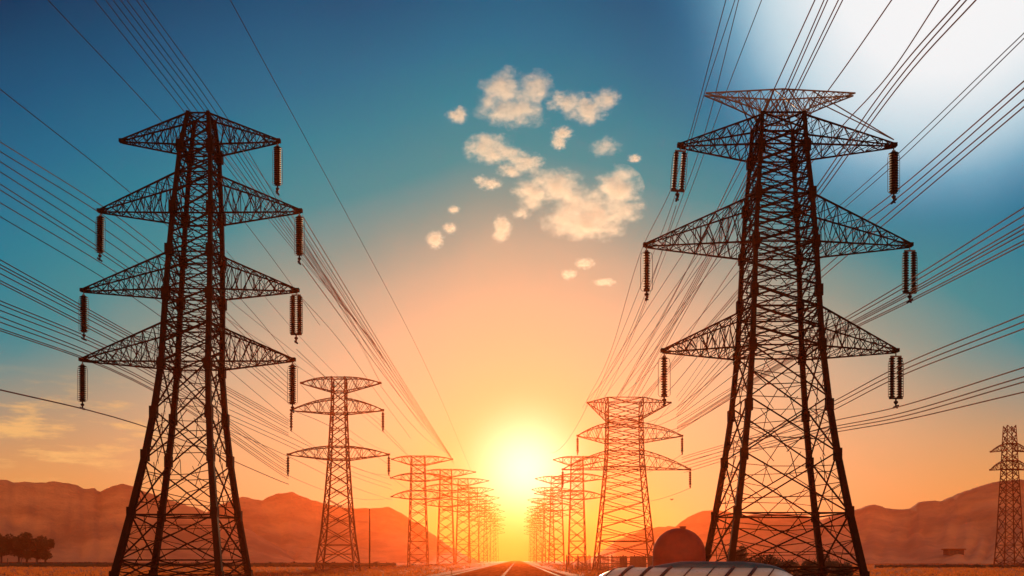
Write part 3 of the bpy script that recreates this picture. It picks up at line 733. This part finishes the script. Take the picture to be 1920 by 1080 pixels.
for k in range(8): m.bar((r*.80-.12, r*.72+.12, .4+.27*k), (r*.80+.12, r*.72-.12, .4+.27*k), .02, n=6)
m.build('ladder', M_STEEL, tk)

# long low barrel-roofed shelter with white sheeting, dark hoops and a blue ridge cover
D = 41.0; c0 = pw(1275, 1063, D)
sh = empty('tunnel_shelter', (c0.x+.6, D-.2, 0), R(-12)); tag(sh, 'low white barrel-roofed shelter with dark hoops and blue ridge cover beside the road', 'shelter')
LEN, RW, HZ = 4.6, 2.3, c0.z-.02
def vault(u, f, k=1.0):      # u along the length, f 0..1 over the arch
    a = math.pi*(.5-f); taper = max(.10, 1-(max(0, abs(u)-.60)/.41)**2.2)**.5
    return Vector((u*LEN, -math.sin(a)*RW*k, max(0.03, math.cos(a))**.55*HZ*k*taper))
m = MB(); nu, nf = 40, 28
for i in range(nu+1):
    for j in range(nf+1): m.v.append(vault(-1+2*i/nu, j/nf))
for i in range(nu):
    for j in range(nf): m.f.append((i*(nf+1)+j, (i+1)*(nf+1)+j, (i+1)*(nf+1)+j+1, i*(nf+1)+j+1))
m.build('roof_sheet', M_WHITE, sh, smooth=True)
for u in (-1.0, 1.0):
    m = MB(); m.v = [vault(u, j/nf) for j in range(nf+1)]; m.f = [tuple(range(nf+1))]; e = m.build('end_wall', M_WHITE, sh)
for i in range(11):
    u = -.90+1.80*i/10+rng.uniform(-.035, .035); m = MB(); sk = -.22
    pts = [vault(max(-1, min(1, u+sk*(abs(j/20-.5)*2)**2)), j/20, 1.006)+Vector((0, 0, .012)) for j in range(21)]
    m.tube(pts, rng.choice((.025, .04, .075)), 6); m.build('hoop', M_DARK, sh)
m = MB()
for i in range(31):
    u = -.42+1.26*i/30; k_ = min(1, i/7)**.7*min(1, (30-i)/10)**.7+.03
    for j in range(9):
        a = math.pi*j/8; p = vault(u, .5)+Vector((0, -.34*math.cos(a)*min(1, k_*1.5), .27*math.sin(a)*k_-.03)); m.v.append(p)
for i in range(30):
    for j in range(8): m.f.append((i*9+j, (i+1)*9+j, (i+1)*9+j+1, i*9+j+1))
m.build('ridge_cover', M_BLUE, sh, smooth=True)

# slatted compound fence round the broad tower
fx0, fx1, D = 1062, 1232, 172
fn = empty('compound_fence', (pw((fx0+fx1)/2, 1050, D).x, D, 0)); tag(fn, 'dark slatted compound fence at the foot of the broad orange-brown pylon', 'fence')
hw = (fx1-fx0)/2*D/F; Hf = 2.75
pn, rl = MB(), MB()
for i in range(3):
    rl.bar((-hw, 0, .35+i*1.1), (hw, 0, .35+i*1.1), .05)
n_ = 70
for i in range(n_):
    x = -hw+2*hw*(i+.5)/n_
    if i % 14 in (5, 6) : continue
    pn.box((x, .06, Hf*.5), (hw/n_*(.96 if i > 40 else .6), .02, Hf*.5-rng.uniform(.02, .12)))
pn.build('slats', M_WALL, fn); rl.build('rail', M_WALL, fn)
for i in range(9):
    m = MB(); m.box((-hw+2*hw*i/8, -.05, Hf*.53), (.08, .08, Hf*.53)); m.build('post', M_WALL, fn)

def pole(px, ytop, D, label, cap=True):
    c = pw(px, 1050, D); gz = ground_z(c.x, D); h = px_h(D, ytop)-gz
    p = empty('utility_pole', (c.x, D, gz)); tag(p, label, 'pole')
    m = MB(); m.tube([(0, 0, 0), (0, 0, h*.4), (.03, 0, h*.8), (-.02, 0, h)], [.20, .17, .13, .10], 8); m.build('shaft', M_STEEL, p)
    m = MB(); m.lathe((0, 0, 0), [(.42, 0), (.42, .10), (.26, .16), (.24, .5), (.2, .55)], 10); m.build('base_plate', M_STEEL, p)
    m = MB(); m.lathe((-.02, 0, h), [(.13, -.1), (.15, 0), (.10, .10), (.01, .13)], 8); m.build('cap', M_STEEL, p)
pole(693, 955, 230, 'slim bare pole between the haze-tinted brown pylon and the hazy file')
# white roadside marker posts
for (px, D_, h_, lb) in ((847, 118, .9, 'pale reflector post on the left verge near the road edge line'), (791, 140, .8, 'short pale marker at the foot of the hazy pylons, left verge')):
    c = pw(px, 1050, D_); p = empty('marker_post', (c.x, D_, ground_z(c.x, D_))); tag(p, lb, 'post')
    m = MB(); m.box((0, 0, h_/2), (.07, .04, h_/2)); m.build('post_body', M_LINE, p)
    m = MB(); m.box((0, -.045, h_*.8), (.05, .006, .09)); m.build('reflector', M_RED, p)
# old fence posts by the grove
for px, lb in ((13, 'leaning dark fence post at the far left in front of the grove'), (40, 'upright dark fence post in front of the middle of the grove'), (68, 'stubby dark fence post below the right part of the grove')):
    D_ = 300; c = pw(px, 1050, D_); z0 = ground_z(c.x, D_); p = empty('fence_post', (c.x, D_, z0)); tag(p, lb, 'post', 'old fence posts by the grove'); p.rotation_euler = (0, R(6 if px == 13 else 0), 0)
    m = MB(); hh = 2.4 if px != 68 else 1.7; m.tube([(0, 0, 0), (.02, 0, hh*.5), (0, 0, hh)], [.16, .14, .12], 7); m.build('timber', M_WOOD, p)
    m = MB(); m.lathe((0, 0, hh), [(.14, -.02), (.12, .08), (.01, .14)], 7); m.build('cap', M_WOOD, p)
# far flat building
D_ = 470; c = pw(1788, 1030, D_); bz = max(range_z(RANGES['hills_east'], c.x, D_), ground_z(c.x, D_))
bl = empty('flat_building', (c.x, D_, bz-.3)); tag(bl, 'small flat-roofed building at the foot of the eastern hills', 'building')
bh = px_h(D_, 1026)-bz
m = MB(); m.box((0, 0, bh*.36), (3.7, 3, bh*.36)); m.build('wall', M_WALL, bl)
m = MB(); m.box((0, 0, bh*.80), (4.4, 3.6, bh*.08)); m.build('roof', M_GRASS, bl)
for x in (-2.4, -.6, 2.5):
    m = MB(); m.box((x, -3.02, bh*.40), (.6, .06, bh*.18)); m.build('window', M_DARK, bl)
m = MB(); m.box((1.3, -3.02, bh*.28), (.45, .06, bh*.27)); m.build('door', M_DARK, bl)
# bird
c = pw(1260, 937, 120); bd = empty('bird', tuple(c), R(25)); tag(bd, 'tiny dark bird flying above the red tank', 'bird')
m = MB(); m.tube([(-.24, 0, .02), (-.14, 0, .01), (-.04, 0, 0), (.06, 0, .01), (.12, 0, .035), (.16, 0, .04), (.21, 0, .03)], [.012, .035, .055, .05, .03, .032, .004], 8)
for sy in (-1, 1):
    m.tube([(.02, sy*.03, .02), (.04, sy*.16, .12), (-.02, sy*.30, .10), (-.10, sy*.38, .05)], [.03, .028, .02, .004], 6)
m.build('body', M_BIRD, bd, smooth=True)

# ------------------------------------------------------------------ plants
def leaf_mesh(rnd, blobs, n, size):
    m = MB()
    for _ in range(n):
        bx, by, bz_, rx, ry, rz = rnd.choice(blobs)
        while True:
            u = Vector((rnd.uniform(-1, 1), rnd.uniform(-1, 1), rnd.uniform(-1, 1)))
            if .25 < u.length < 1: break
        p = Vector((bx+u.x*rx, by+u.y*ry, bz_+u.z*rz)); a = Vector((rnd.gauss(0, 1), rnd.gauss(0, 1), rnd.gauss(0, 1))).normalized()
        b = a.orthogonal().normalized(); s_ = size*rnd.uniform(.6, 1.4)
        m.quad([p-a*s_, p+b*s_*.55, p+a*s_, p-b*s_*.55])
    return m
def tree(x, y, h, cr, label, seed):
    rnd = random.Random(seed); z = ground_z(x, y); t_ = empty('tree', (x, y, z)); tag(t_, label, 'tree', 'trees of the low grove')
    m = MB(); m.tube([(0, 0, -.2), (.1, 0, h*.25), (0, .1, h*.5), (.2, 0, h*.75)], [h*.035, h*.027, h*.018, h*.006], 7)
    for k in range(6):
        a = rnd.uniform(0, 6.28); z0 = h*rnd.uniform(.25, .5); m.tube([(0, 0, z0), (math.cos(a)*cr*.4, math.sin(a)*cr*.4, z0+h*.15), (math.cos(a)*cr*.75, math.sin(a)*cr*.75, z0+h*.25)], [h*.012, h*.008, h*.003], 5)
    m.build('trunk', M_BARK, t_)
    bl_ = []
    for k in range(11):
        a = rnd.uniform(0, 6.28); q = rnd.uniform(.1, .75)
        bl_.append((math.cos(a)*cr*q, math.sin(a)*cr*q, h*rnd.uniform(.24, .9), cr*rnd.uniform(.4, .62), cr*rnd.uniform(.4, .62), h*rnd.uniform(.12, .17)))
    leaf_mesh(rnd, bl_, 2700, .40).build('crown', M_LEAF, t_)
GD = 470
for i, (px, yt, lb) in enumerate([(-8, 1001, 'grove tree cut by the left edge of the view'), (14, 1000, 'grove tree with a broad dark crown, second from the outer end'), (36, 1001, 'low grove tree behind the upright fence post'),
                                 (58, 998, 'tallest grove tree with a domed crown'), (78, 1001, 'reddish grove tree right of the domed one'), (95, 1004, 'outermost grove tree thinning towards the plain')]):
    x = (px-CX)*GD/F; tree(x, GD+rng.uniform(-6, 6), px_h(GD, yt)-ground_z(x, GD), 5.2 if i != 5 else 4.0, lb, 40+i)
def shrub(px, ytop, D_, cr, label, seed, group='dark shrubs under the near right pylon'):
    rnd = random.Random(seed); c_ = pw(px, 1050, D_); z = ground_z(c_.x, D_); h = px_h(D_, ytop)-z
    t_ = empty('shrub', (c_.x, D_, z)); tag(t_, label, 'shrub', group)
    m = MB()
    for k in range(9):
        a = rnd.uniform(0, 6.28); q = cr*rnd.uniform(.3, .9); m.tube([(0, 0, -.1), (math.cos(a)*q*.4, math.sin(a)*q*.4, h*.45), (math.cos(a)*q, math.sin(a)*q, h*rnd.uniform(.7, 1.05))], [.06, .04, .012], 5)
    m.build('stem', M_BARK, t_)
    bl_ = [(rnd.uniform(-1, 1)*cr*.6, rnd.uniform(-1, 1)*cr*.5, h*rnd.uniform(.15, .72), cr*.45, cr*.45, h*.26) for _ in range(9)]
    leaf_mesh(rnd, bl_, 1300, .13).build('foliage', M_LEAF2, t_)
for i, (px, yt, cr, lb) in enumerate([(1382, 1020, 1.2, 'tallest dark shrub at the road-side leg of the near right pylon'), (1408, 1030, 1.5, 'broad dark shrub next to the tallest one under the pylon'), (1440, 1036, 1.3, 'low spreading dark shrub between the pylon legs'),
                                     (1475, 1044, 1.4, 'lowest flat shrub in the middle under the near right pylon'), (1512, 1042, 1.2, 'small rounded shrub left of the far leg of the near right pylon'), (1545, 1036, 1.2, 'dark shrub right against the outer far leg of the near right pylon'), (1580, 1046, 1.1, 'outermost small shrub near the outer leg of the near right pylon')]):
    shrub(px, yt, 92+rng.uniform(-4, 6), cr, lb, 70+i)
# low hedge bank across the plain on either side
def bank(x0, x1, D_, ytop, label, seed, m_):
    rnd = random.Random(seed); a, b_ = pw(x0, 1050, D_), pw(x1, 1050, D_); n = int((b_.x-a.x)/1.1); h = px_h(D_, ytop)
    root = empty('hedge', ((a.x+b_.x)/2, D_, 0)); tag(root, label, 'hedge'); cx_ = (a.x+b_.x)/2
    core = MB()
    pts = [(a.x-cx_+(b_.x-a.x)*i/60, .3*math.sin(i*.7), h*.35+ground_z(a.x+(b_.x-a.x)*i/60, D_)) for i in range(61)]
    core.tube(pts, [h*.42*(1+.25*noise.noise((i*.4, seed, 0))) for i in range(61)], 8); core.build('hedge_core', m_, root, smooth=True)
    bl_ = [(a.x-cx_+(b_.x-a.x)*(i+rnd.random())/n, rnd.uniform(-.5, .5), h*rnd.uniform(.3, .75)+ground_z(a.x+(b_.x-a.x)*i/n, D_), .9, .7, h*.30) for i in range(n)]
    leaf_mesh(rnd, bl_, n*46, .19).build('foliage', m_, root)
bank(-260, 742, 285, 1053.5, 'long low dark hedge across the plain left of the road', 5, M_LEAF2)
bank(1640, 2250, 250, 1058, 'low dark hedge across the plain behind the near right pylon', 6, M_LEAF2)
# scattered dry tufts
rnd = random.Random(3); m = MB()
for _ in range(13000):
    D_ = 105*math.exp(rnd.random()*1.5); px = rnd.uniform(-150, 2070); x = (px-CX)*D_/F
    if -11.5 < x < 8: continue
    z = ground_z(x, D_); h = rnd.uniform(.12, .42)*(.5+rnd.random())
    for k in range(5):
        a = rnd.uniform(0, 6.28); l = h*rnd.uniform(.6, 1.2); w_ = .05+.05*rnd.random()
        ox, oy = rnd.uniform(-.35, .35), rnd.uniform(-.2, .2)
        m.f.append((len(m.v), len(m.v)+1, len(m.v)+2)); m.v += [Vector((x+ox-w_, D_+oy, z-.03)), Vector((x+ox+w_, D_+oy, z-.03)), Vector((x+ox+math.cos(a)*l*.5, D_+oy+math.sin(a)*l*.5, z+l))]
tag(m.build('dry_grass', M_GRASS), 'dry grass tufts scattered over the red plain', 'grass', kind='stuff')

# ------------------------------------------------------------------ haze
hz = MB(); HX, HT = 1600.0, 70.0
hz.box((0, 0, (HT-3)/2), (HX, HX, (HT+3)/2))
hm = bpy.data.materials.new('dusty_air'); hm.use_nodes = True; n = NT(hm.node_tree); hm.node_tree.nodes.clear()
o_ = n.node('ShaderNodeOutputMaterial'); v = n.node('ShaderNodeVolumePrincipled'); n.l.new(v.outputs[0], o_.inputs['Volume'])
v.inputs['Density'].default_value = 2.2e-4; v.inputs['Color'].default_value = (1.0, .18, .035, 1); v.inputs['Anisotropy'].default_value = .86
tag(hz.build('haze', hm), 'orange dust haze over the plain', 'haze', kind='stuff')
